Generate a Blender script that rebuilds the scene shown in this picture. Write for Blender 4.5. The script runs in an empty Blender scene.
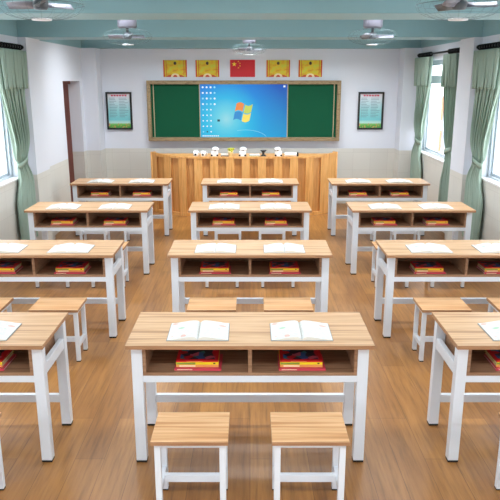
import bpy, bmesh, math, random
from mathutils import Vector, Matrix
random.seed(7)
S = bpy.context.scene
C = S.collection
PI = math.pi

# ------------------------------------------------------------------ materials
def lin(c):
    return tuple(((v/255)/12.92 if v/255 <= .04045 else ((v/255+.055)/1.055)**2.4) for v in c) + (1,)

def mat(name, col, rough=.5, metal=0, spec=.5):
    m = bpy.data.materials.new(name); m.use_nodes = True
    b = m.node_tree.nodes['Principled BSDF']
    b.inputs['Base Color'].default_value = lin(col)
    b.inputs['Roughness'].default_value = rough
    b.inputs['Metallic'].default_value = metal
    b.inputs['Specular IOR Level'].default_value = spec
    return m

class NT:
    def __init__(s, m):
        s.m = m; s.t = m.node_tree; s.b = s.t.nodes['Principled BSDF']
    def n(s, typ, **kw):
        x = s.t.nodes.new(typ)
        for k, v in kw.items(): setattr(x, k, v)
        return x
    def l(s, a, b): s.t.links.new(a, b)
    def coord(s, scale=(1,1,1), kind='Object'):
        tc = s.n('ShaderNodeTexCoord'); mp = s.n('ShaderNodeMapping')
        mp.inputs['Scale'].default_value = scale
        s.l(tc.outputs[kind], mp.inputs['Vector']); return mp.outputs['Vector']
    def noise(s, vec, scale=5, detail=4, rough=.5):
        x = s.n('ShaderNodeTexNoise'); x.inputs['Scale'].default_value = scale
        x.inputs['Detail'].default_value = detail; x.inputs['Roughness'].default_value = rough
        s.l(vec, x.inputs['Vector']); return x.outputs['Fac']
    def ramp(s, fac, stops, interp='LINEAR'):
        r = s.n('ShaderNodeValToRGB'); r.color_ramp.interpolation = interp
        e = r.color_ramp.elements
        while len(e) < len(stops): e.new(.5)
        for i, (p, c) in enumerate(stops):
            e[i].position = p; e[i].color = lin(c) if len(c) == 3 else c
        s.l(fac, r.inputs['Fac']); return r.outputs['Color']
    def mix(s, fac, a, b, mode='MIX'):
        x = s.n('ShaderNodeMix', data_type='RGBA', blend_type=mode)
        for i, v in ((0, fac), (6, a), (7, b)):
            if isinstance(v, (int, float)): x.inputs[i].default_value = v
            elif isinstance(v, tuple): x.inputs[i].default_value = lin(v) if len(v) == 3 else v
            else: s.l(v, x.inputs[i])
        return x.outputs[2]
    def math(s, op, a, b=None):
        x = s.n('ShaderNodeMath', operation=op)
        for i, v in ((0, a), (1, b)):
            if v is None: continue
            if isinstance(v, (int, float)): x.inputs[i].default_value = v
            else: s.l(v, x.inputs[i])
        return x.outputs[0]
    def xyz(s, vec):
        x = s.n('ShaderNodeSeparateXYZ'); s.l(vec, x.inputs[0]); return x.outputs
    def col(s, c): s.l(c, s.b.inputs['Base Color'])
    def bump(s, h, strength=.1, dist=.01):
        x = s.n('ShaderNodeBump'); x.inputs['Strength'].default_value = strength
        x.inputs['Distance'].default_value = dist
        s.l(h, x.inputs['Height']); s.l(x.outputs[0], s.b.inputs['Normal'])

def wood(name, cols, scale, rough=.45, fine=1.0):
    m = mat(name, cols[1], rough); t = NT(m)
    v = t.coord(scale)
    f = t.noise(v, 1.0, 3, .55)
    c = t.ramp(f, [(.34, cols[0]), (.43, cols[1]), (.54, cols[2]), (.60, cols[1]), (.68, cols[0])])
    v2 = t.coord((scale[0]*3, scale[1]*5*fine, scale[2]*5*fine))
    g = t.noise(v2, 1.0, 4, .6)
    g2 = t.ramp(g, [(.3, (225,225,225)), (.6, (255,255,255))])
    t.col(t.mix(.6, c, g2, 'MULTIPLY'))
    return m

M = {}
M['top'] = wood('light_streaked_wood', [(168,124,84), (195,152,110), (213,174,133)], (.8, 24, 24), .42)
M['edge'] = wood('top_edge_wood', [(150,108,74), (164,120,84), (176,132,96)], (2, 60, 60), .5)
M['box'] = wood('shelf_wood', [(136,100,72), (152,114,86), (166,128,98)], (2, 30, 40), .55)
M['seat'] = wood('seat_wood', [(188,132,84), (212,162,114), (226,184,140)], (.9, 24, 24), .42)
M['white'] = mat('white_steel', (222,228,236), .35)
M['rubber'] = mat('black_rubber', (22,22,24), .7)
M['page'] = mat('page_paper', (214,214,211), .7)
t = NT(M['page'])
v = t.coord((1,1,1)); xs = t.xyz(v)
w = t.math('SINE', t.math('MULTIPLY', xs[1], 620)); lines = t.math('GREATER_THAN', w, .25)
nz = t.noise(t.coord((45, 70, 1)), 1, 1); msk = t.math('MULTIPLY', lines, t.math('GREATER_THAN', nz, .5))
big = t.noise(t.coord((9, 12, 1)), 1, 0)
tint = t.ramp(big, [(.42, (160,196,165)), (.5, (204,208,210)), (.6, (216,176,162))])
c0 = t.mix(t.math('GREATER_THAN', t.noise(t.coord((11,16,1)), 1, 1), .64), (214,214,211), tint)
t.col(t.mix(t.math('MULTIPLY', msk, .22), c0, (120,130,140)))
M['pageedge'] = mat('page_edge_paper', (226,222,212), .8)
M['bookcover_grey'] = mat('grey_book_cover', (120,128,136), .5)
M['bk_pink'] = mat('pink_cover', (206,66,84), .4)
M['bk_orange'] = mat('orange_cover', (226,150,84), .4)
M['bk_yellow'] = mat('yellow_cover', (236,206,30), .4)
M['bk_green'] = mat('green_print', (130,150,60), .45)
M['bk_text'] = mat('cream_print', (246,228,196), .5)
M['bk_dark'] = mat('dark_print', (36,30,34), .5)
M['bk_red'] = mat('red_picture_cover', (176,24,30), .38)
t = NT(M['bk_red'])
v = t.coord((1,1,1))
vo = t.n('ShaderNodeTexVoronoi'); vo.inputs['Scale'].default_value = 26; t.l(v, vo.inputs['Vector'])
cc = t.xyz(vo.outputs['Color'])
pic = t.ramp(cc[0], [(0, (30,26,40)), (.28, (40,90,150)), (.44, (230,210,210)), (.55, (190,24,34)), (.72, (50,130,120)), (.84, (190,90,110)), (.93, (196,26,30))], 'CONSTANT')
xs = t.xyz(v)
ins = t.math('MULTIPLY', t.math('LESS_THAN', t.math('ABSOLUTE', xs[0]), .100),
             t.math('MULTIPLY', t.math('LESS_THAN', t.math('ABSOLUTE', t.math('SUBTRACT', xs[1], .095)), .075), 1))
t.col(t.mix(ins, (198,24,30), pic))

# wall paint: white above a tiled beige dado, teal above the lintel line
def wallmat(name, axis):
    m = mat(name, (226,228,234), .55); t = NT(m)
    xs = t.xyz(t.coord()); z = xs[2]
    br = t.n('ShaderNodeTexBrick'); br.offset = 0
    br.inputs['Scale'].default_value = 1; br.inputs['Brick Width'].default_value = .30
    br.inputs['Row Height'].default_value = .30; br.inputs['Mortar Size'].default_value = .003
    br.inputs['Color1'].default_value = lin((212,210,203)); br.inputs['Color2'].default_value = lin((208,206,199))
    br.inputs['Mortar'].default_value = lin((200,198,191))
    cb = t.n('ShaderNodeCombineXYZ'); t.l(xs[axis], cb.inputs[0]); t.l(z, cb.inputs[1]); t.l(cb.outputs[0], br.inputs['Vector'])
    a = t.mix(t.math('GREATER_THAN', z, .972), br.outputs['Color'], (222,226,236))
    t.col(t.mix(t.math('GREATER_THAN', z, 2.625), a, (140,178,186)))
    return m
M['wallY'] = wallmat('side_wall_paint', 1)
M['wallX'] = wallmat('back_wall_paint', 0)
M['teal'] = mat('teal_paint', (140,178,186), .5)
M['sill'] = mat('white_sill', (232,232,232), .4)

# floor planks running away from the camera
m = M['floor'] = mat('oak_planks', (170,120,72), .33); t = NT(m)
tc = t.n('ShaderNodeTexCoord'); sp = t.n('ShaderNodeSeparateXYZ'); t.l(tc.outputs['Object'], sp.inputs[0])
cb = t.n('ShaderNodeCombineXYZ'); t.l(sp.outputs[1], cb.inputs[0]); t.l(sp.outputs[0], cb.inputs[1])
br = t.n('ShaderNodeTexBrick'); br.offset = .37; br.offset_frequency = 3
br.inputs['Scale'].default_value = 1; br.inputs['Brick Width'].default_value = 1.25; br.inputs['Row Height'].default_value = .17
br.inputs['Mortar Size'].default_value = .0016; br.inputs['Mortar Smooth'].default_value = .3
br.inputs['Color1'].default_value = lin((190,136,74)); br.inputs['Color2'].default_value = lin((162,111,58))
br.inputs['Mortar'].default_value = lin((126,86,48)); t.l(cb.outputs[0], br.inputs['Vector'])
g = t.noise(t.coord((38, 2.2, 1)), 1, 5, .65)
gr = t.ramp(g, [(.3, (140,130,122)), (.5, (225,218,212)), (.7, (255,255,255))])
g2 = t.noise(t.coord((6, .9, 1)), 1, 3, .5)
gr2 = t.ramp(g2, [(.3, (214,204,192)), (.65, (255,255,255))])
t.col(t.mix(.8, t.mix(.6, br.outputs['Color'], gr, 'MULTIPLY'), gr2, 'MULTIPLY'))
t.bump(g, .05, .002)

M['podium'] = wood('honey_wood', [(216,152,82), (228,166,94), (236,178,108)], (14, 14, 1.2), .42)
M['podium_shade'] = wood('honey_wood_recess_shade', [(196,134,72), (208,146,82), (218,158,92)], (14, 14, 1.2), .42)  # same wood, with the shade of the flute recesses painted in
M['door'] = wood('dark_red_wood', [(84,30,16), (100,38,22), (112,46,28)], (20, 20, 1.5), .55)
M['boardframe'] = wood('bronze_frame', [(126,106,76), (146,124,90), (158,136,102)], (8, 30, 30), .4)
M['green'] = mat('green_chalkboard', (12,80,54), .8, 0, .2)
M['rail'] = mat('board_rail', (176,164,132), .4)
M['black'] = mat('black_frame', (20,20,22), .4)
M['rod'] = mat('black_iron', (26,26,30), .4, .5)
M['fan_metal'] = mat('fan_painted_metal', (112,112,124), .35, .1)
M['fan_wire'] = mat('fan_wire', (95,112,116), .6, .0)
M['fan_blade'] = mat('fan_blade', (132,132,144), .35)
M['fan_dark'] = mat('fan_dark', (84,90,96), .4)
M['red'] = mat('flag_red', (206,32,42), .6)
M['star'] = mat('star_yellow', (250,216,60), .6)
M['goldp'] = mat('gold_print', (222,176,30), .6)
t = NT(M['goldp'])
gr_ = t.noise(t.coord((9, 9, 14)), 1, 2, .5)
t.col(t.ramp(gr_, [(.3, (204,140,24)), (.5, (224,190,36)), (.65, (206,206,60))]))
M['orangep'] = mat('orange_print', (206,74,34), .6)
M['cream'] = mat('cream_print_flat', (240,222,176), .6)
M['chrome_white'] = mat('white_plastic', (238,240,244), .3)
M['aluminium'] = mat('pale_window_frame', (190,198,208), .35)
M['ceramic'] = mat('white_ceramic', (242,242,242), .25)
M['dark'] = mat('dark_plastic', (30,32,36), .4)
M['leaf'] = mat('leaf_green', (96,146,20), .6)
M['leafy'] = mat('yellow_green_leaf', (176,178,40), .6)
M['bark'] = mat('bark', (96,76,58), .8)
M['brickout'] = mat('orange_render', (176,112,84), .8)
M['paleout'] = mat('pale_render', (205,206,206), .8)
M['ground'] = mat('outdoor_paving', (226,224,220), .9)
M['emb'] = mat('dark_emblem', (60,44,24), .5)

# curtain cloth
m = M['curtain'] = mat('sage_cloth', (164,184,170), .85); t = NT(m)
b = t.b; out = t.t.nodes['Material Output']
tr = t.n('ShaderNodeBsdfTranslucent'); tr.inputs[0].default_value = lin((176,204,188))
mx = t.n('ShaderNodeMixShader'); mx.inputs[0].default_value = .25
t.l(b.outputs[0], mx.inputs[1]); t.l(tr.outputs[0], mx.inputs[2]); t.l(mx.outputs[0], out.inputs['Surface'])
# window glass
m = M['glass'] = bpy.data.materials.new('window_glass'); m.use_nodes = True
nt = m.node_tree; nt.nodes.remove(nt.nodes['Principled BSDF'])
tp = nt.nodes.new('ShaderNodeBsdfTransparent'); gl = nt.nodes.new('ShaderNodeBsdfGlossy'); gl.inputs['Roughness'].default_value = .02
mx = nt.nodes.new('ShaderNodeMixShader'); mx.inputs[0].default_value = .06
nt.links.new(tp.outputs[0], mx.inputs[1]); nt.links.new(gl.outputs[0], mx.inputs[2])
nt.links.new(mx.outputs[0], nt.nodes['Material Output'].inputs['Surface'])

def emis(name, col, k):
    m = bpy.data.materials.new(name); m.use_nodes = True
    b = m.node_tree.nodes['Principled BSDF']
    b.inputs['Base Color'].default_value = (0.01,.01,.01,1); b.inputs['Roughness'].default_value = .3
    b.inputs['Emission Color'].default_value = lin(col); b.inputs['Emission Strength'].default_value = k
    return m
SK = .9
for k_, c_ in (('s_white', (235,245,255)), ('s_red', (236,140,66)), ('s_green', (196,212,96)), ('s_blue', (46,140,206)), ('s_yel', (248,222,96)), ('s_dark', (30,70,80)), ('s_pale', (150,220,240))):
    M[k_] = emis('screen_'+k_[2:], c_, SK)
M['fill_lamp'] = emis('fill_lamp_diffuser', (250,252,255), 1.2)  # glowing face of the added ceiling fill lights

# ------------------------------------------------------------------ mesh helpers
class MB:
    def __init__(s): s.bm = bmesh.new(); s.mi = 0
    def _set(s, faces):
        for f in faces: f.material_index = s.mi
    def box(s, x0, x1, y0, y1, z0, z1, bev=0):
        before = set(s.bm.faces)
        r = bmesh.ops.create_cube(s.bm, size=1)
        for v in r['verts']:
            v.co = Vector(((x0+x1)/2+v.co.x*(x1-x0), (y0+y1)/2+v.co.y*(y1-y0), (z0+z1)/2+v.co.z*(z1-z0)))
        if bev:
            ed = {e for v in r['verts'] for e in v.link_edges}
            bmesh.ops.bevel(s.bm, geom=list(ed), offset=bev, segments=2, affect='EDGES', profile=.5)
        s._set([f for f in s.bm.faces if f not in before]); return s
    def tube(s, pts, r, seg=8, cap=True):
        pts = [Vector(p) for p in pts]; rings = []; n = len(pts)
        rr = r if isinstance(r, (list, tuple)) else [r]*n
        prev = None; faces = []
        for i, p in enumerate(pts):
            d = (pts[min(i+1, n-1)]-pts[max(i-1, 0)]).normalized()
            if prev is None:
                a = Vector((0,0,1)) if abs(d.z) < .9 else Vector((1,0,0))
                u = d.cross(a).normalized()
            else:
                u = (prev-d*prev.dot(d)).normalized()
            prev = u; w = d.cross(u)
            rings.append([s.bm.verts.new(p+(u*math.cos(2*PI*k/seg)+w*math.sin(2*PI*k/seg))*rr[i]) for k in range(seg)])
        for i in range(n-1):
            for k in range(seg):
                faces.append(s.bm.faces.new((rings[i][k], rings[i][(k+1)%seg], rings[i+1][(k+1)%seg], rings[i+1][k])))
        if cap:
            faces.append(s.bm.faces.new(rings[0][::-1])); faces.append(s.bm.faces.new(rings[-1]))
        s._set(faces); return s
    def ring(s, c, R, r, seg=40, ts=6, axis='Z'):
        c = Vector(c); rings = []
        for i in range(seg):
            a = 2*PI*i/seg; row = []
            for k in range(ts):
                b = 2*PI*k/ts; q = R+r*math.cos(b)
                v = Vector((q*math.cos(a), q*math.sin(a), r*math.sin(b)))
                if axis == 'Y': v = Vector((v.x, v.z, v.y))
                row.append(s.bm.verts.new(c+v))
            rings.append(row)
        for i in range(seg):
            for k in range(ts):
                s._set([s.bm.faces.new((rings[i][k], rings[(i+1)%seg][k], rings[(i+1)%seg][(k+1)%ts], rings[i][(k+1)%ts]))])
        return s
    def lathe(s, prof, c=(0,0,0), seg=24):
        c = Vector(c); rings = []
        for (r, z) in prof:
            rings.append([s.bm.verts.new(c+Vector((r*math.cos(2*PI*k/seg), r*math.sin(2*PI*k/seg), z))) for k in range(seg)])
        fs = []
        for i in range(len(prof)-1):
            for k in range(seg):
                fs.append(s.bm.faces.new((rings[i][k], rings[i][(k+1)%seg], rings[i+1][(k+1)%seg], rings[i+1][k])))
        fs.append(s.bm.faces.new(rings[0][::-1])); fs.append(s.bm.faces.new(rings[-1]))
        s._set(fs); return s
    def poly(s, pts, depth):
        """closed outline, thickened along the vector depth"""
        a = [s.bm.verts.new(p) for p in pts]; b = [s.bm.verts.new(Vector(p)+Vector(depth)) for p in pts]
        fs = [s.bm.faces.new(a), s.bm.faces.new(b[::-1])]; n = len(pts)
        for i in range(n): fs.append(s.bm.faces.new((a[i], b[i], b[(i+1)%n], a[(i+1)%n])))
        s._set(fs); return s
    def blob(s, c, r, sub=2, jit=0, sc=(1,1,1)):
        q = bmesh.ops.create_icosphere(s.bm, subdivisions=sub, radius=1)
        for v in q['verts']:
            k = r*(1+random.uniform(-jit, jit))
            v.co = Vector((c[0]+v.co.x*k*sc[0], c[1]+v.co.y*k*sc[1], c[2]+v.co.z*k*sc[2]))
        s._set({f for v in q['verts'] for f in v.link_faces}); return s
    def build(s, name, mats, parent=None, smooth=False, loc=None):
        if not isinstance(mats, (list, tuple)): mats = [mats]
        bmesh.ops.recalc_face_normals(s.bm, faces=s.bm.faces)
        me = bpy.data.meshes.new(name); s.bm.to_mesh(me); s.bm.free()
        for x in mats: me.materials.append(x)
        if smooth:
            for f in me.polygons: f.use_smooth = True
        o = bpy.data.objects.new(name, me); C.objects.link(o)
        if parent: o.parent = parent
        if loc: o.location = loc
        return o

def tag(o, label=None, cat=None, group=None, kind=None):
    if label: o['label'] = label
    if cat: o['category'] = cat
    if group: o['group'] = group
    if kind: o['kind'] = kind
    return o
def empty(name, loc, label, cat, group=None, rz=0):
    o = bpy.data.objects.new(name, None); C.objects.link(o); o.location = loc; o.rotation_euler.z = rz
    o.empty_display_size = .1
    return tag(o, label, cat, group)
def copy_tree(o, parent=None):
    c = o.copy(); C.objects.link(c); c.parent = parent
    for ch in list(o.children): copy_tree(ch, c)
    return c
def struct(o, label=None):
    o['kind'] = 'structure'
    if label: o['label'] = label
    return o

# ------------------------------------------------------------------ room shell
HC = 2.145
XW, XD, XP = 2.79, 2.76, 2.69       # window wall, door wall, pillar faces
ZD, ZB, ZC = .972, 2.625, 2.97      # sill / dado top, beam underside, ceiling
Y0, YB = -3.2, 11.2
TH = .25
def dup_floor():
    struct(MB().box(-XW-TH, XW+TH, Y0-TH, YB+TH, -.1, 0).build('floor', M['floor']), 'brown oak plank floor')
    struct(MB().box(-XW-TH, XW+TH, Y0-TH, YB+TH, ZC, ZC+.12).build('ceiling', M['teal']), 'teal painted ceiling')
dup_floor()
ZW0, ZW1 = ZD, 2.42
WIN = [(-2.7, -.9), (-.1, 1.9), (2.95, 4.9), (5.8, 7.73)]
def side_wall(sgn, wins, yend, name, extra=None):
    m = MB(); a, b = sorted((sgn*XW, sgn*(XW+TH)))
    m.box(a, b, Y0, yend, 0, ZW0); m.box(a, b, Y0, yend, ZW1, ZC)
    y = Y0
    for (p, q) in wins:
        m.box(a, b, y, p, ZW0, ZW1); y = q
    m.box(a, b, y, yend, ZW0, ZW1)
    if extra: extra(m)
    return struct(m.build(name, M['wallY']))
D0, D1, DZ = 9.73, 10.69, 2.11
def door_wall(m):
    a, b = -XW-TH, -XD
    m.box(a, b, 8.3, D0, 0, ZC); m.box(a, b, D1, YB, 0, ZC); m.box(a, b, D0, D1, DZ, ZC)
side_wall(-1, WIN, 8.3, 'wall_left', door_wall)
side_wall(1, WIN+[(8.75, 10.72)], YB, 'wall_right')
struct(MB().box(-XW-TH, XW+TH, YB, YB+TH, 0, ZC).build('wall_back', M['wallX']), 'white wall behind the chalkboard with a beige tiled lower part')
struct(MB().box(-XW-TH, XW+TH, Y0-TH, Y0, 0, ZC).build('wall_front', M['wallX']))
# pillars (trim) and beams (trim)
k = 0
for sgn in (-1, 1):
    for (ya, yb) in ((8.05, 8.58), (5.2, 5.7), (2.3, 2.8), (-.7, -.2)):
        k += 1; a, b = sorted((sgn*XP, sgn*(XW-.001)))
        struct(MB().box(a, b, ya, yb, 0, ZB).build('trim_%d' % k, M['wallY']), 'white square pillar against the side wall')
for sgn in (-1, 1):
    k += 1; a, b = sorted((sgn*2.515, sgn*(XD-.001) if sgn < 0 else sgn*(XW-.001)))
    struct(MB().box(a, b, 10.86, YB-.001, 0, ZB).build('trim_%d' % k, M['wallX']), 'white corner pillar beside the chalkboard wall')
for (ya, yb) in ((5.17, 5.72), (8.08, 8.6), (2.3, 2.8), (-.7, -.2), (10.95, YB-.001)):
    k += 1
    struct(MB().box(-XW+.001, XW-.001, ya, yb, ZB+.0005, ZC-.001).build('trim_%d' % k, M['teal']), 'teal ceiling beam across the room')
# door
d = struct(MB().box(-XD-.24, -XD-.19, D0, D1, .005, DZ-.001).build('door_1', M['door']), 'dark red-brown wooden door in the left wall')
MB().box(-XD-.19, -XD-.15, D0, D0+.05, .005, DZ-.05).box(-XD-.19, -XD-.15, D0, D1, DZ-.05, DZ-.001).build('door_frame', M['door'], d)
hm = MB().tube([(-XD-.19, D0+.12, 1.0), (-XD-.14, D0+.12, 1.0), (-XD-.14, D0+.22, 1.0)], .01, 8)
tag(hm.build('door_handle', M['rod'], d), 'dark metal lever handle')
# windows
wn = 0
def window(sgn, y0, y1):
    global wn; wn += 1
    xi = XW+.09
    def B(m, xa, xb, *r): a, b = sorted((sgn*xa, sgn*xb)); return m.box(a, b, *r)
    z0, z1, zt = ZW0+.001, ZW1-.001, 2.13
    f = MB(); w = .045
    B(f, xi, xi+.06, y0, y0+w, z0, z1); B(f, xi, xi+.06, y1-w, y1, z0, z1)
    B(f, xi, xi+.06, y0+w, y1-w, z0, z0+w); B(f, xi, xi+.06, y0+w, y1-w, z1-w, z1)
    B(f, xi, xi+.06, y0+w, y1-w, zt-.03, zt+.03)
    root = struct(f.build('window_%d' % wn, M['aluminium']), 'pale framed side window')
    ym = (y0+y1)/2
    for (a, b, za, zb, off) in ((y0+w, ym+.02, z0+w, zt-.03, .005), (ym-.02, y1-w, z0+w, zt-.03, .032), (y0+w, ym, zt+.03, z1-w, .015), (ym, y1-w, zt+.03, z1-w, .015)):
        s = MB(); q = .03
        B(s, xi+off, xi+off+.022, a, a+q, za, zb); B(s, xi+off, xi+off+.022, b-q, b, za, zb)
        B(s, xi+off, xi+off+.022, a+q, b-q, za, za+q); B(s, xi+off, xi+off+.022, a+q, b-q, zb-q, zb)
        so = s.build('window_sash', M['aluminium'], root)
        g = MB(); B(g, xi+off+.008, xi+off+.013, a+q, b-q, za+q, zb-q); g.build('pane', M['glass'], so)
    sl = MB(); B(sl, XW-.012, xi, y0+.002, y1-.002, z0, z0+.02); sl.build('window_sill', M['sill'], root)
for sgn in (-1, 1):
    for (a, b) in WIN: window(sgn, a, b)
window(1, 8.75, 10.72)

# ------------------------------------------------------------------ curtain rods and curtains
def rod(sgn, y0, y1, label, rings):
    root = empty('curtain_rod', (sgn*2.735, y0, 2.508), label, 'curtain rod', 'black curtain rods')
    L = y1-y0
    for (a, b) in rings:
        for i in range(9):
            MB().ring((0, a+(b-a)*i/8-y0, -.004), .025, .009, 16, 6, 'Y').build('curtain_ring', M['rod'], root, True)
    MB().tube([(0,.03,0), (0,L-.03,0)], .014, 10).build('pole', M['rod'], root, True)
    for y in (0, L):
        MB().blob((0, y, 0), .024, 2, 0, (1,1.4,1)).build('finial', M['rod'], root, True)
    for y in (.1, L-.1):
        MB().box(*sorted((0, sgn*.054)), y-.008, y+.008, -.008, .008).build('bracket', M['rod'], root)
    return root
def smooth(t): t = max(0, min(1, t)); return t*t*(3-2*t)
def curtain(sgn, ywall, yinner, label, zbot=.2, side_label='curtains'):
    """gathered cloth from rod: ywall is the edge kept by the wall, yinner the edge that is swept back by the tie"""
    root = empty('curtain', (sgn*2.735, ywall, zbot), label, 'curtain', 'sage green curtains')
    d = yinner-ywall; nf = 9 if abs(yinner-ywall) > .7 else 7
    ztie = 1.18
    def edge(z):    # fraction of d where the swept edge lies
        if z > ztie: f = min(1, (z-ztie)/.85)**.6; return .38+.62*f
        f = smooth((ztie-z)/.5); return .40+.32*f
    def sheet(z0, z1, amp, xo, nz, wid=None):
        m = MB(); nu = 130; rows = []
        for i in range(nz+1):
            z = z0+(z1-z0)*i/nz; row = []
            e = edge(z) if wid is None else wid
            pin = 1-.55*math.exp(-((z-ztie)/.12)**2)
            for j in range(nu+1):
                u = j/nu
                x = xo+amp*pin*math.sin(2*PI*nf*u+.6*math.sin(3*z))+.006*math.sin(17*u+4*z)
                y = (.02+.98*u*1)*d*e+(0 if wid else d*.17*math.exp(-((z-ztie)/.16)**2))
                y += abs(d)*e/nf*.22*math.sin(4*PI*nf*u)*pin*(1 if 0 < j < nu else 0)
                row.append(m.bm.verts.new((x*sgn, y, z-zbot)))
            rows.append(row)
        for i in range(nz):
            for j in range(nu): m.bm.faces.new((rows[i][j], rows[i][j+1], rows[i+1][j+1], rows[i+1][j]))
        return m
    o = sheet(zbot, 2.462, .030, .0, 60).build('drape', M['curtain'], root, True)
    sm = o.modifiers.new('t', 'SOLIDIFY'); sm.thickness = .003
    o = sheet(2.03, 2.464, .021, -.050, 14, 1.0).build('valance', M['curtain'], root, True)
    sm = o.modifiers.new('t', 'SOLIDIFY'); sm.thickness = .003
    # tie band wrapped round the gathered cloth, running back to the wall
    m = MB(); c = d*.375; pts = []
    for i in range(25):
        a = 2*PI*i/24
        pts.append((math.cos(a)*.040, c+abs(d)*.215*math.sin(a), ztie-zbot+.035*math.sin(a)*(1 if d < 0 else -1)))
    for i in range(24):
        p, q = pts[i], pts[i+1]
        vs = [m.bm.verts.new((p[0], p[1], p[2]-.03)), m.bm.verts.new((q[0], q[1], q[2]-.03)), m.bm.verts.new((q[0], q[1], q[2]+.03)), m.bm.verts.new((p[0], p[1], p[2]+.03))]
        m.bm.faces.new(vs)
    bmesh.ops.remove_doubles(m.bm, verts=m.bm.verts, dist=.0005)
    o = m.build('tieback', M['curtain'], root, True)
    sm = o.modifiers.new('t', 'SOLIDIFY'); sm.thickness = .005
    return root
rod(-1, 5.78, 8.02, 'black curtain rod over the left window', [(7.96, 7.3)])
rod(1, 5.78, 8.02, 'black curtain rod over the near right window', [(7.96, 7.3)])
rod(1, 8.64, 10.82, 'black curtain rod over the far right window beyond the pillar', [(8.7, 9.15), (10.76, 10.1)])
curtain(-1, 7.99, 7.22, 'sage green tied-back curtain beside the left window')
curtain(1, 7.99, 7.22, 'sage green tied-back curtain on the near side of the right wall pillar')
curtain(1, 8.66, 9.22, 'sage green tied-back curtain just beyond the right wall pillar')
curtain(1, 10.80, 10.02, 'sage green tied-back curtain nearest the chalkboard wall, far right')

# ------------------------------------------------------------------ desk prototype (origin at floor, front edge centre)
W, D, H = 1.353, .516, .75
def make_desk():
    r = empty('school_desk', (0,0,0), '', 'desk')
    m = MB(); m.mi = 0; m.box(-W/2, W/2, 0, D, H-.024, H, .002)
    o = m.build('desktop', [M['top'], M['edge']], r)
    for p in o.data.polygons:
        if abs(p.normal.z) < .5: p.material_index = 1
    ox, lw, ld = .656, .060, .052
    yf, yb = .051, .455
    zt = H-.0242
    for sx in (-1, 1):
        for y in (yf, yb):
            a, b = sorted((sx*ox, sx*(ox-lw)))
            l = MB().box(a, b, y, y+ld, .012, zt, .003).build('leg', M['white'], r)
            MB().box(a+.001, b-.001, y+.001, y+ld-.001, 0, .0125).build('foot_pad', M['rubber'], l)
    tag(MB().box(-ox+lw, ox-lw, yf+.004, yf+.034, .505, .545, .002).build('front_rail', M['white'], r))
    MB().box(-ox+lw, ox-lw, yb+.010, yb+.040, .160, .212, .002).build('foot_rail', M['white'], r)
    MB().box(-ox+lw, ox-lw, yb+.010, yb+.040, .505, .545, .002).build('rear_rail', M['white'], r)
    for sx in (-1, 1):
        a, b = sorted((sx*(ox-.004), sx*(ox-.034)))
        MB().box(a, b, yf+ld, yb, .535, .600, .002).build('side_rail', M['white'], r)
        MB().box(a, b, yf+ld, yb, H-.045, zt, .002).build('side_rail', M['white'], r)
    # storage shelf
    bx = ox-lw-.0005
    m = MB()
    m.box(-bx, bx, yf+.004, yb+.035, .546, .565)
    for sx in (-1, 1):
        a, b = sorted((sx*bx, sx*(bx-.018))); m.box(a, b, yf+.004, yb+.035, .565, zt)
    m.box(-bx+.018, bx-.018, yb+.022, yb+.035, .565, zt)
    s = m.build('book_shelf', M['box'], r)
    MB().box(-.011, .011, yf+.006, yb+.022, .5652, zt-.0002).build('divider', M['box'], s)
    return r

def make_stool():
    w, d, h = .378, .289, .44
    r = empty('stool', (0,0,0), '', 'stool')
    m = MB().box(-w/2, w/2, 0, d, h-.022, h, .002)
    o = m.build('seat', [M['seat'], M['edge']], r)
    for p in o.data.polygons:
        if abs(p.normal.z) < .5: p.material_index = 1
    ox = w/2-.013; lw = .031; yf, yb = .022, d-.022-.031
    zt = h-.0222
    for sx in (-1, 1):
        for y in (yf, yb):
            a, b = sorted((sx*ox, sx*(ox-lw)))
            l = MB().box(a, b, y, y+lw, .008, zt, .002).build('leg', M['white'], r)
            MB().box(a+.0005, b-.0005, y+.0005, y+lw-.0005, 0, .0085).build('foot_pad', M['rubber'], l)
    for y in (yf+.003, yb+.003):
        MB().box(-ox+lw, ox-lw, y, y+.024, zt-.026, zt, .0015).build('apron', M['white'], r)
    for sx in (-1, 1):
        a, b = sorted((sx*(ox-.003), sx*(ox-.027)))
        MB().box(a, b, yf+lw, yb, zt-.026, zt, .0015).build('apron', M['white'], r)
        MB().box(a, b, yf+lw, yb, .115, .150, .0015).build('side_stretcher', M['white'], r)
    MB().box(-(ox-.027), ox-.027, .145, .172, .115, .155, .0015).build('cross_stretcher', M['white'], r)
    return r

# ------------------------------------------------------------------ books
def make_book(name, w, d, h, m, extra=None):
    """spine towards the viewer (local y=0), origin at bottom front centre"""
    r = empty(name, (0,0,0), '', 'book')
    c = MB(); c.box(-w/2, w/2, 0, d, 0, .0016); c.box(-w/2, w/2, 0, d, h-.0016, h); c.box(-w/2, w/2, 0, .0016, .0016, h-.0016)
    c.build('cover', m, r)
    MB().box(-w/2+.004, w/2-.004, .0017, d-.004, .0017, h-.0017).build('page_block', M['pageedge'], r)
    if extra: extra(r, w, h)
    return r
def bars(r, spec, m, h):
    b = MB()
    for (x0, x1, z0, z1) in spec: b.box(x0, x1, -.0006, .0004, h*z0, h*z1)
    b.build('spine_print', m, r)
def ex_pink(r, w, h): bars(r, [(-.115, -.030, .35, .65)], M['bk_text'], h)
def ex_orange(r, w, h): bars(r, [(-.10, -.01, .25, .75)], M['bk_text'], h)
def ex_yellow(r, w, h):
    bars(r, [(-.117, -.01, .12, .88)], M['bk_green'], h); bars(r, [(.09, .102, .25, .75)], M['bk_dark'], h)
def ex_red(r, w, h): bars(r, [(-.06, .03, .3, .6)], M['bk_orange'], h)
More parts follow.
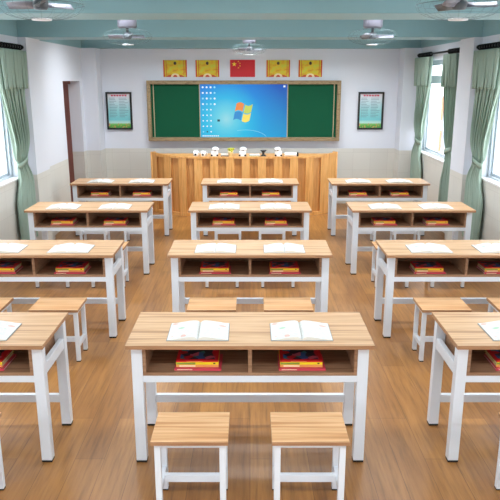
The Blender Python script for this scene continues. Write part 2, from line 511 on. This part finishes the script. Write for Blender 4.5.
def make_open():
    r = empty('open_book', (0,0,0), '', 'book')
    w, d = .168, .25
    MB().box(-w-.004, w+.004, -.003, d+.003, 0, .002).build('cover', M['bookcover_grey'], r)
    for sx in (-1, 1):
        m = MB(); n = 14; up = []; dn = []
        prof = []
        for i in range(n+1):
            u = i/n
            z = .006+.0150*math.sin(PI*min(1, u*1.15)**.55)*(1-.35*u)+.004*(1-u)
            if u < .04: z = .010
            prof.append((sx*(.001+u*(w-.001)), z))
        a = [m.bm.verts.new((x, 0, z)) for x, z in prof]; b = [m.bm.verts.new((x, d, z)) for x, z in prof]
        a2 = [m.bm.verts.new((x, 0, .0021)) for x, z in prof]; b2 = [m.bm.verts.new((x, d, .0021)) for x, z in prof]
        for i in range(n):
            m.bm.faces.new((a[i], a[i+1], b[i+1], b[i])); m.bm.faces.new((a2[i], a2[i+1], b2[i+1], b2[i]))
            m.bm.faces.new((a[i], a[i+1], a2[i+1], a2[i])); m.bm.faces.new((b[i], b[i+1], b2[i+1], b2[i]))
        m.bm.faces.new((a[0], b[0], b2[0], a2[0])); m.bm.faces.new((a[n], b[n], b2[n], a2[n]))
        o = m.build('pages', [M['page'], M['pageedge']], r)
        for p in o.data.polygons:
            if p.normal.z < .3: p.material_index = 1
    return r

desk0, stool0, open0 = make_desk(), make_stool(), make_open()
book0 = [make_book('pink_textbook', .262, .200, .012, M['bk_pink'], ex_pink),
         make_book('orange_textbook', .238, .186, .0145, M['bk_orange'], ex_orange),
         make_book('yellow_textbook', .238, .186, .0145, M['bk_yellow'], ex_yellow),
         make_book('red_textbook', .236, .184, .008, M['bk_red'], ex_red)]
used = set()
def inst(proto, loc, rz, label, group):
    o = proto if proto.name not in used else copy_tree(proto)
    used.add(proto.name)
    o.location = loc; o.rotation_euler.z = rz; o['label'] = label; o['group'] = group
    return o
YF, SP, OFF = 3.202, 1.833, 1.80
rows = ['front row', 'second row', 'third row', 'farthest row']
cols = {-1: 'left column', 0: 'middle column', 1: 'right column'}
for i in range(4):
    for c in (-1, 0, 1):
        cx, y = c*OFF, YF+i*SP
        short = '%s %s desk' % (rows[i], cols[c])
        where = 'the %s desk of the %s' % (rows[i], cols[c])
        inst(desk0, (cx, y, 0), 0, 'wood-topped white steel double school desk, %s, %s' % (rows[i], cols[c]), 'double school desks')
        for sx, sn in ((-1, 'left'), (1, 'right')):
            if i == 0 and c != 0 and sx == c: continue      # outside the frame
            inst(stool0, (cx+sx*.296, YF-.446+i*SP, 0), 0,
                 'wood-seated white stool at %s place of %s' % (sn, short), 'wood-seated stools')
            j = random.uniform(-1, 1)
            inst(open0, (cx+sx*.288+(-.001), y+.066, H+.0002), math.radians(.7*j+(1.2 if sx < 0 else -.6)*0),
                 'open white book on %s half of %s top' % (sn, short), 'open books on the desktops')
            z = .5654; names = ['pink', 'orange', 'yellow', 'red picture-covered']
            pos = ['bottom of stack', 'second from stack bottom', 'second from stack top', 'topmost of stack']
            for k_, (b, h, off, dy) in enumerate(zip(book0, (.012, .0145, .0145, .008), (.0, .004, .004, .0045), (.078, .098, .099, .102))):
                inst(b, (cx+sx*.2925+off*(-1 if sx > 0 else -1)+.0, y+dy, z), math.radians(random.uniform(-.8, .8)),
                     '%s textbook, %s, %s shelf of %s' % (names[k_], pos[k_], sn, short),
                     'textbooks stacked in the desk shelves')
                z += h+.0002

# ------------------------------------------------------------------ chalkboard with screen (on the back wall)
bx0, bx1, bz0, bz1 = -1.742, 1.533, 1.108, 2.114
root = empty('sliding_chalkboard', ((bx0+bx1)/2, YB-.05, bz0), 'wide green sliding chalkboard in a bronze frame around the lit screen', 'chalkboard')
ox_ = -(bx0+bx1)/2
def RB(m, x0, x1, ya, yb, z0, z1, bev=0):   # box in room coordinates relative to the board root
    return m.box(x0+ox_, x1+ox_, ya-(YB-.05), yb-(YB-.05), z0-bz0, z1-bz0, bev)
f = MB(); fw = .062
RB(f, bx0, bx1, YB-.12, YB-.002, bz0, bz0+fw, .004); RB(f, bx0, bx1, YB-.12, YB-.002, bz1-fw, bz1, .004)
RB(f, bx0, bx0+fw, YB-.12, YB-.002, bz0+fw, bz1-fw, .004); RB(f, bx1-fw, bx1, YB-.12, YB-.002, bz0+fw, bz1-fw, .004)
f.build('frame', M['boardframe'], root)
z0_, z1_ = bz0+fw+.0005, bz1-fw-.0005
for (a, b) in ((bx0+fw, -.862), (.646, bx1-fw)):
    g = MB(); RB(g, a, b, YB-.06, YB-.03, z0_, z1_); go = g.build('green_panel', M['green'], root)
    e = -.862 if a < 0 else .646
    r_ = MB(); RB(r_, *( (e-.0, e+.014) if a < 0 else (e-.014, e) ), YB-.075, YB-.03, z0_, z1_)
    r_.build('panel_edge', M['rail'], go)
    q = bx0+fw+.045 if a < 0 else bx1-fw-.045
    r_ = MB(); RB(r_, q-.007, q+.007, YB-.075, YB-.06, z0_, z1_); r_.build('panel_edge', M['rail'], go)
# screen
sx0, sx1, sz0, sz1 = -.846, .630, z0_, z1_
sc = MB(); RB(sc, sx0, sx1, YB-.07, YB-.032, sz0, sz1)
m = M['screen'] = bpy.data.materials.new('lit_blue_screen'); m.use_nodes = True; t = NT(m)
xs = t.xyz(t.coord())
cx_, cz_ = sx0+ox_, 0
un_ = t.math('MULTIPLY', t.math('SUBTRACT', xs[0], cx_), 1/(sx1-sx0)); vn_ = t.math('MULTIPLY', xs[2], 1/(sz1-bz0))
dx = t.math('SUBTRACT', un_, .30); dz = t.math('MULTIPLY', t.math('SUBTRACT', vn_, .38), .62)
rad = t.math('SQRT', t.math('ADD', t.math('MULTIPLY', dx, dx), t.math('MULTIPLY', dz, dz)))
bl = t.ramp(rad, [(0, (176,222,226)), (.10, (120,208,226)), (.24, (40,178,226)), (.42, (0,124,214)), (.7, (0,78,178))])
dz2 = t.math('MULTIPLY', vn_, 1); low = t.ramp(dz2, [(.03, (60,200,214)), (.22, (110,190,220)), (1, (0,0,0))])
colr = t.mix(t.math('MULTIPLY', t.math('SUBTRACT', 1.0, vn_), .5), bl, (0,196,226))
t.b.inputs['Base Color'].default_value = (.01,.01,.01,1); t.b.inputs['Roughness'].default_value = .3
t.l(colr, t.b.inputs['Emission Color']); t.b.inputs['Emission Strength'].default_value = SK
scr = sc.build('screen', m, root)
def P(px, py):      # screen fraction to board-local x,z
    return sx0+ox_+px*(sx1-sx0), (sz0-bz0)+(1-py)*(sz1-sz0)
ys = -.0205
def quad(px0, py0, px1, py1, mk, name='desktop_icon', mb=None):
    own = mb is None; mb = mb or MB()
    x0, za = P(px0, py1); x1, zb = P(px1, py0)
    mb.box(x0, x1, ys-.0012, ys, za, zb)
    if own: mb.build(name, M[mk], scr)
for rr in range(9):
    for cc_ in range(4 if rr < 4 else 3):
        px = .018+cc_*.045; py = .03+rr*.105
        k2 = random.choice(['s_white', 's_white', 's_pale', 's_white']) if not (rr == 8 and cc_ == 1) else 's_dark'
        m_ = MB(); x0, zc = P(px+.014, py+.025)
        m_.lathe([(.001, -.0006), (.017 if rr < 4 else .013, -.0006), (.017 if rr < 4 else .013, .0006), (.001, .0006)], (0,0,0), 10)
        bmesh.ops.rotate(m_.bm, verts=m_.bm.verts, cent=(0,0,0), matrix=Matrix.Rotation(PI/2, 3, 'X'))
        bmesh.ops.translate(m_.bm, verts=m_.bm.verts, vec=(x0, ys-.0006, zc))
        m_.build('desktop_icon', M[k2], scr)
quad(.195, .66, .225, .70, 's_dark'); quad(.955, .02, .978, .055, 's_white')
tb = MB()
for i in range(9): quad(.02+i*.022, .965, .036+i*.022, .985, 's_white', mb=tb)
tb.build('taskbar_icons', M['s_white'], scr)
# waving four-colour pane emblem
def pane(u0, u1, v0, v1, mk):
    pts = []; n = 8
    def pt(u, v):
        wv = .085*math.sin(2*PI*u*.95+.3)
        lx = (u-.5)*.235+(v-.5)*.050*1; lz = (v-.5)*.24+wv*.30+.00
        x, z = P(.492, .525); return (x+lx*1.18, ys-.0015, z+lz*1.15)
    for i in range(n+1): pts.append(pt(u0+(u1-u0)*i/n, v0))
    for i in range(n+1): pts.append(pt(u1-(u1-u0)*i/n, v1))
    m = MB().poly(pts, (0, .0013, 0)); m.build('emblem_pane', M[mk], scr)
pane(0, .47, .53, 1, 's_red'); pane(.53, 1, .53, 1, 's_green'); pane(0, .47, 0, .47, 's_blue'); pane(.53, 1, 0, .47, 's_yel')
# arc sweep low on the screen
m = MB(); pts = []
for i in range(13):
    a = PI*(.62-.50*i/12); x, z = P(.52+.26*math.cos(a)*1.0, 1.06-.20*math.sin(a)*1.0); pts.append((x, ys-.0008, z))
m.tube([p for p in pts if p[2] > .066], .0035, 5).build('light_arc', M['s_pale'], scr)

# ------------------------------------------------------------------ pictures above and beside the board
def gold_poster(x, side, idx):
    w, h = .396, .275; z = 2.171
    r = empty('gold_poster', (x, YB-.001, z), side, 'poster', 'gold posters above the chalkboard')
    MB().box(-w/2, w/2, -.012, 0, 0, h).build('sheet', M['goldp'], r)
    for s in (-1, 1):
        for (p, q) in ((0, .022), (.045, .053)): MB().box(*sorted((s*(w/2-p), s*(w/2-q))), -.014, -.012, 0, h).build('border', M['orangep'], r)
    e = MB(); pts = []
    for i in range(12):
        a = 2*PI*i/12; pts.append((.024*math.cos(a), -.0122, h-.052+.028*math.sin(a)))
    e.poly(pts, (0, -.002, 0)); e.build('emblem', M['emb'], r)
    pts = [(w/2*.76*math.cos(PI*i/12), -.0122, .0+.042*math.sin(PI*i/12)) for i in range(13)]
    MB().poly(pts, (0, -.0015, 0)).build('arch', M['orangep'], r)
    pts = [(.075*math.cos(PI*i/12), -.0138, .0+.058*math.sin(PI*i/12)) for i in range(13)]
    MB().poly(pts, (0, -.002, 0)).build('arch', M['cream'], r)
    pts = [(.035*math.cos(PI*i/12), -.016, .0+.034*math.sin(PI*i/12)) for i in range(13)]
    MB().poly(pts, (0, -.001, 0)).build('arch', M['orangep'], r)
gold_poster(-1.262, 'gold and orange poster above the chalkboard, far left of the row', 0)
gold_poster(-.718, 'gold and orange poster immediately left of the red flag', 1)
gold_poster(.475, 'gold and orange poster immediately right of the red flag', 2)
gold_poster(1.017, 'gold and orange poster above the chalkboard, far right of the row', 3)
fr = empty('flag_poster', (-.126, YB-.001, 2.171), 'red flag poster with five yellow stars above the chalkboard', 'flag')
MB().box(-.21, .21, -.012, 0, 0, .278).build('sheet', M['red'], fr)
def star(cx, cz, R, rot):
    pts = []
    for i in range(10):
        a = PI/2+rot+i*PI/5; q = R if i % 2 == 0 else R*.382
        pts.append((cx+q*math.cos(a), -.0122, cz+q*math.sin(a)))
    MB().poly(pts, (0, -.002, 0)).build('star', M['star'], fr)
star(-.14, .208, .042, 0)
for (a, b, rr) in ((-.07, .25, .4), (-.042, .222, .1), (-.042, .180, 0), (-.07, .150, .3)): star(a, b, .014, rr)

# framed notices
m = M['notice'] = mat('notice_print', (200,226,230), .35); t = NT(m)
xs = t.xyz(t.coord()); zz = t.math('MULTIPLY', xs[2], 1/.57)
base = t.ramp(zz, [(0, (60,150,60)), (.10, (110,186,80)), (.15, (190,226,220)), (.24, (120,202,208)), (.5, (150,212,216)), (.8, (206,226,232)), (1, (232,224,232))])
nz = t.noise(t.coord((30, 1, 30)), 1, 2)
msk = t.math('MULTIPLY', t.math('GREATER_THAN', nz, .56), t.math('LESS_THAN', zz, .13))
t.col(t.mix(msk, base, (206,150,90)))
M['ink'] = mat('notice_ink', (110,140,156), .5); M['inkred'] = mat('notice_red_ink', (206,60,90), .5)
def notice(x, label):
    w, h = .437, .628
    r = empty('framed_notice', (x, YB-.001, 1.297), label, 'framed notice', 'framed notices')
    f = MB(); q = .03
    f.box(-w/2, w/2, -.04, 0, 0, q, .002).box(-w/2, w/2, -.04, 0, h-q, h, .002).box(-w/2, -w/2+q, -.04, 0, q, h-q, .002).box(w/2-q, w/2, -.04, 0, q, h-q, .002)
    f.build('frame', M['black'], r)
    MB().box(-w/2+q, w/2-q, -.018, -.002, 0, h-2*q).build('print', M['notice'], r).location.z = q
    b = MB()
    for i in range(6): b.box(-.13+i*.046, -.13+i*.046+.034, -.0195, -.018, h-q-.042, h-q-.016)
    b.build('heading', M['inkred'], r)
    b = MB(); random.seed(3)
    for k in range(13):
        for (a, c) in ((-.165, -.02), (.0, .165)):
            y = h-q-.075-k*.026; l = random.uniform(.55, 1)
            b.box(a, a+(c-a)*l, -.0190, -.018, y, y+.007)
    b.build('text_lines', M['ink'], r)
notice(-2.236, 'black framed notice with red heading left of the chalkboard')
notice(2.064, 'black framed notice with red heading right of the chalkboard')

# ------------------------------------------------------------------ podium
def pod_curve(u):      # u along X -1.43..1.43 -> y
    a = abs(u); return 10.10+(.40*((a-.76)/.75)**2 if a > .76 else 0)
XE = 1.515
pod = empty('teacher_podium', (-.097, 10.1, 0), 'long honey-coloured wooden podium with a fluted curved front below the chalkboard', 'podium')
oy = 10.1
outer = []; n = 0
segs = []; x = -XE
centre0 = -.01
pitch = .2525; half = .062
bounds = []
i0 = -6
xsamp = []
x = -XE
edges = []
for k_ in range(-8, 8):
    c_ = .162+k_*pitch
    if c_-half > -XE+.06 and c_+half < XE-.06: edges.append((c_-half, c_+half))
prof = []
def add(x, dep): prof.append((x, pod_curve(x)-oy+dep, dep > 0))
cur = -XE
for (a, b) in edges:
    nn = max(1, int((a-cur)/.05))
    for q in range(nn+1): add(cur+(a-cur)*q/nn, 0)
    for q in range(4): add(a+.001+(b-a-.002)*q/3, .034)
    cur = b
nn = 4
for q in range(nn+1): add(cur+(XE-cur)*q/nn, 0)
def topz(x): return .955+.028*max(0, (abs(x)-1.0)/.44)**1.5
fp = MB(); zt_ = .925
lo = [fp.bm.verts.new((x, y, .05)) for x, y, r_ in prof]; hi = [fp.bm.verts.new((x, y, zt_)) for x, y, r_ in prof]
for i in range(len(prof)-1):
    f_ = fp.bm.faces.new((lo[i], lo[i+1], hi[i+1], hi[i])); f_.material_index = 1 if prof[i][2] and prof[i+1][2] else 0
fo = fp.build('fluted_front', [M['podium'], M['podium_shade']], pod)
sm = fo.modifiers.new('t', 'SOLIDIFY'); sm.thickness = .02; sm.offset = -1
# make sure thickness grows towards the wall
for (za, zb, nm) in ((.0, .051, 'plinth'), (.9245, None, 'top_rail')):
    m = MB(); N = 40; A = []; B_ = []
    for i in range(N+1):
        x = -XE+2*XE*i/N; y = pod_curve(x)-oy; z1 = topz(x) if zb is None else zb
        A.append([m.bm.verts.new(p) for p in ((x, y-.004, za), (x, y+.045, za), (x, y+.045, z1), (x, y-.004, z1))])
    for i in range(N):
        for k_ in range(4): m.bm.faces.new((A[i][k_], A[i][(k_+1) % 4], A[i+1][(k_+1) % 4], A[i+1][k_]))
    m.bm.faces.new(A[0]); m.bm.faces.new(A[-1][::-1]); m.build(nm, M['podium'], pod)
m = MB(); pts = [(-XE+.05, pod_curve(-XE)-oy+.04, .915)]
N = 30
for i in range(N+1):
    x = -XE+.05+(2*XE-.1)*i/N; pts.append((x, pod_curve(x)-oy+.05, .915))
pts += [(XE-.05, .62, .915), (-XE+.05, .62, .915)]
m.poly(pts[1:], (0, 0, .025)); m.build('worktop', M['podium'], pod)
for s in (-1, 1):
    MB().box(*sorted((s*XE, s*(XE-.035))), pod_curve(XE)-oy+.046, .66, 0, .97, .004).build('side_panel', M['podium'], pod)
    MB().tube([(s*(XE-.01), pod_curve(XE)-oy+.02, 0), (s*(XE-.01), pod_curve(XE)-oy+.02, .985)], .03, 14).build('end_post', M['podium'], pod, True)

# items on the podium worktop (z .94)
ZT = .9402; YI = 10.28
def px2x(px): return (px-250)*10.17/639
def appliance(px, label, flip=1):
    r = empty('desk_appliance', (px2x(px), YI, ZT), label, 'appliance', 'white domed appliances')
    MB().box(-.055, .055, -.05, .05, 0, .085, .012).build('body', M['chrome_white'], r, False)
    MB().lathe([(.001,.085), (.045,.085), (.054,.105), (.054,.122), (.04,.142), (.02,.150), (.001,.151)], (.012*flip,0,0), 20).build('domed_head', M['ceramic'], r, True)
    tag(MB().box(.012*flip-.012, .012*flip+.012, -.075, -.05, .098, .112, .003).build('display', M['dark'], r), 'small dark display')
    for s in (-1, 1):
        tag(MB().blob((s*.045, -.052, .022), .016, 2).build('knob', M['dark'], r, True), 'dark knob')
appliance(214.5, 'white domed appliance standing left of the tiny potted plant on the podium')
appliance(242.5, 'white domed appliance standing right of the tiny potted plant on the podium', 1)
appliance(278.5, 'white domed appliance standing right of the black stand on the podium', -1)
def mug(px, label):
    r = empty('mug', (px2x(px), YI, ZT), label, 'mug', 'white mugs on the podium')
    MB().lathe([(.030,0), (.038,.004), (.042,.085), (.038,.085), (.034,.01), (.001,.008)], (0,0,0), 20).build('cup', M['ceramic'], r, True)
    MB().tube([(.040, 0, .07), (.062, 0, .062), (.064, 0, .035), (.038, 0, .02)], .006, 8).build('handle', M['ceramic'], r, True)
    tag(MB().box(-.018, .012, -.045, -.039, .018, .05, .002).build('mark', M['dark'], r), 'dark printed mark')
mug(195.5, 'white mug with a dark mark at the far left end of the podium items')
mug(203, 'white mug with a dark mark, second from the left on the podium')
r = empty('open_book', (px2x(224.5), YI-.02, ZT), 'small open book with dark cover lying beside the tiny potted plant', 'book')
MB().box(-.06, .06, -.05, .05, 0, .02, .002).build('cover', M['dark'], r)
MB().box(-.058, .058, -.051, .048, .0201, .045, .006).build('pages', M['page'], r)
r = empty('potted_plant', (px2x(230.5), YI+.02, ZT), 'tiny yellow-green plant in a pale pot on the podium', 'plant')
MB().lathe([(.030,0), (.042,.07), (.046,.085), (.04,.085), (.001,.08)], (0,0,0), 16).build('pot', M['cream'], r, True)
m = MB()
for i in range(14):
    a = i*2.4; rr = .012+.035*(i/14)
    m.blob((rr*math.cos(a), rr*math.sin(a), .10+.02*math.cos(i)), .020, 1, .15, (1, 1, .8))
m.build('foliage', M['leafy'], r, True)
r = empty('open_book', (px2x(254.5), YI-.02, ZT), 'white open book on the podium left of the black stand', 'book')
MB().box(-.085, .085, -.06, .06, 0, .01, .002).build('cover', M['leaf'], r)
MB().box(-.083, .083, -.058, .058, .0101, .04, .010).build('pages', M['page'], r)
r = empty('black_stand', (px2x(263.5), YI, ZT), 'black hourglass-shaped stand in the middle of the podium items', 'stand')
MB().lathe([(.001,0), (.046,0), (.046,.012), (.022,.03), (.018,.055), (.03,.075), (.05,.09), (.05,.100), (.001,.100)], (0,0,0), 16).build('body', M['dark'], r, True)
r = empty('rolled_paper', (px2x(291.5), YI, ZT), 'white roll with a black end cap lying at the right of the podium items', 'roll')
MB().tube([(-.105, 0, .034), (.085, 0, .034)], .034, 18).build('roll', M['chrome_white'], r, True)
MB().tube([(.0851, 0, .034), (.115, 0, .034)], .034, 18).build('end_cap', M['dark'], r, True)

# ------------------------------------------------------------------ ceiling fans
def make_fan():
    r = empty('ceiling_fan', (0,0,2.565), '', 'fan')
    # local z=0 is the blade plane
    MB().lathe([(.001,.080), (.085,.080), (.098,.09), (.098,.19), (.085,.215), (.03,.225), (.001,.225)], (0,0,0), 28).build('canopy', M['fan_metal'], r, True)
    MB().tube([(0,0,.22), (0,0,ZC-2.565-.001)], .02, 12).build('rod', M['fan_metal'], r, True)
    MB().tube([(0,0,.03), (0,0,.082)], .014, 10).build('shaft', M['fan_dark'], r, True)
    MB().lathe([(.001,-.03), (.035,-.028), (.045,-.01), (.045,.015), (.03,.035), (.001,.04)], (0,0,0), 20).build('hub', M['fan_dark'], r, True)
    for k in range(3):
        a0 = 2*PI*k/3+.35
        m = MB(); n = 10; A = []; B2 = []
        for i in range(n+1):
            q = .04+.175*i/n; wd = .025+.06*math.sin(PI*min(1, .15+.8*i/n))
            for lst, s in ((A, -1), (B2, 1)):
                th = a0+s*wd/q*.5 if q > .06 else a0+s*.35
                lst.append((q*math.cos(th), q*math.sin(th), .0+s*.016))
        pts = [Vector(p) for p in A]+[Vector(p) for p in B2[::-1]]
        va = [m.bm.verts.new(p) for p in A]; vb = [m.bm.verts.new(p) for p in B2]
        for i in range(n): m.bm.faces.new((va[i], va[i+1], vb[i+1], vb[i]))
        o = m.build('blade', M['fan_blade'] if k else M['fan_dark'], r, True)
        sm = o.modifiers.new('t', 'SOLIDIFY'); sm.thickness = .003
    m = MB(); wr = .0006; R = .25
    def gz(t, top): # t 0..1 radius fraction
        return (.075 if top else -.085)*math.sqrt(max(0, 1-t**2.6))
    for top in (True, False):
        nr = 20
        for k in range(nr):
            a = 2*PI*(k+.5*top)/nr
            m.tube([(R*t_*math.cos(a), R*t_*math.sin(a), gz(t_, top)) for t_ in (.22, .45, .7, .88, .97, 1.0)], wr, 4, False)
        for t_ in (.45, .8): m.ring((0,0,gz(t_, top)), R*t_, wr*1.2, 40, 4)
    m.ring((0,0,0), R, .0015, 48, 5)
    m.build('wire_guard', M['fan_wire'], r)
    MB().lathe([(.001,-.088), (.055,-.088), (.06,-.082), (.055,-.078), (.001,-.078)], (0,0,0), 24).build('guard_cap', M['chrome_white'], r, True)
    return r
fan0 = make_fan()
for (x, y, lab) in ((-1.23, 4.0, 'caged ceiling fan nearest the camera, top left'), (1.23, 4.0, 'caged ceiling fan nearest the camera, top right'),
                    (-1.255, 6.9, 'caged ceiling fan hanging left between the two front beams'), (1.255, 6.9, 'caged ceiling fan hanging right between the two front beams'),
                    (-.01, 9.8, 'caged ceiling fan hanging in the middle, nearest the chalkboard')):
    inst(fan0, (x, y, 2.565), x*1.3, lab, 'caged ceiling fans')

# ------------------------------------------------------------------ added fill lamps on the ceiling, none of them in view
def fill_lamp(x, y, pw, first=[None]):
    if first[0] is None:
        r = empty('fill_light', (0,0,0), 'added fill light on the ceiling, out of view', 'light')
        MB().box(-.6, .6, -.15, .15, -.045, -.001, .004).build('housing', M['chrome_white'], r)
        MB().box(-.57, .57, -.13, .13, -.05, -.0451).build('diffuser', M['fill_lamp'], r)
        first[0] = r; o = r
    else: o = copy_tree(first[0])
    o.location = (x, y, ZC); o['group'] = 'added ceiling fill lights'
    l = bpy.data.lights.new('fill_lamp', 'AREA'); l.shape = 'RECTANGLE'; l.size = 1.14; l.size_y = .26
    l.energy = pw; l.color = (.93, .97, 1)
    l.spread = math.radians(150)
    lo = bpy.data.objects.new('fill_lamp', l); C.objects.link(lo); lo.location = (x, y, ZC-.055)
for y, pw in ((-2.0, 26), (.8, 24), (4.2, 15), (6.55, 20), (9.5, 32)):
    for x in (-1.5, 0, 1.5): fill_lamp(x, y, pw)

# ------------------------------------------------------------------ outdoors
struct(MB().box(-40, 40, -30, 40, -3.8, -3.5).build('ground', M['ground']))
def tree(x, y, zc, label, crown, seed):
    random.seed(seed); h = zc+3.5
    r = empty('tree', (x, y, -3.5), label, 'tree')
    MB().tube([(0,0,0), (.05,.03,h*.5), (0,0,h)], [.09, .07, .03], 8).build('trunk', M['bark'], r, True)
    m = MB()
    for i in range(300):
        d_ = Vector([random.gauss(0, 1) for _ in range(3)]).normalized()*crown*random.random()**.4
        c = Vector((d_.x, d_.y, h+d_.z*1.1))
        for k in range(6):
            p = c+Vector([random.uniform(-.13, .13) for _ in range(3)])
            u = Vector([random.uniform(-1, 1) for _ in range(3)]).normalized()*.10
            w = u.cross(Vector([random.uniform(-1, 1) for _ in range(3)])).normalized()*.05
            m.bm.faces.new([m.bm.verts.new(p+u), m.bm.verts.new(p+w), m.bm.verts.new(p-u), m.bm.verts.new(p-w)])
    m.build('crown', M['leaf'], r)
tree(-5.3, 13.0, .75, 'bright green tree outside the left window', .6, 2)
tree(5.3, 13.0, .75, 'bright green tree outside the near right window', .6, 3)
r = empty('building', (6.9, 20, -3.5), 'pale building with orange facade panels outside the far right window', 'building')
MB().box(-1.2, 6, 0, 5, 0, 5.3).build('wall', M['paleout'], r)
for i in range(5):
    for x in (-1.05, -.5):
        tag(MB().box(x, x+.22, -.08, 0, .4+i*1.0, 1.1+i*1.0).build('facade_panel', M['brickout'], r), 'orange facade panel')

# ------------------------------------------------------------------ daylight
w = bpy.data.worlds.new('World'); S.world = w; w.use_nodes = True
bg = w.node_tree.nodes['Background']; bg.inputs['Color'].default_value = (.90, .95, 1, 1); bg.inputs['Strength'].default_value = 6.0
for sgn in (-1, 1):
    for (a, b) in WIN+([(8.75, 10.72)] if sgn > 0 else []):
        l = bpy.data.lights.new('portal', 'AREA'); l.shape = 'RECTANGLE'; l.size = ZW1-ZW0; l.size_y = b-a
        l.cycles.is_portal = True
        o = bpy.data.objects.new('portal', l); C.objects.link(o)
        o.location = (sgn*(XW+.2), (a+b)/2, (ZW0+ZW1)/2); o.rotation_euler = (0, sgn*PI/2, 0)

# ------------------------------------------------------------------ camera
cam = bpy.data.cameras.new('Camera'); co = bpy.data.objects.new('Camera', cam); C.objects.link(co)
cam.sensor_width = 36; cam.sensor_fit = 'HORIZONTAL'; cam.lens = 36*639/500
co.location = (0, 0, HC); co.rotation_euler = (PI/2-.2621, 0, 0)
cam.clip_start = .05; cam.clip_end = 200
S.camera = co
S.view_settings.view_transform = 'Standard'; S.view_settings.look = 'None'
S.view_settings.exposure = .18; S.view_settings.gamma = 1; S.view_settings.use_curve_mapping = False
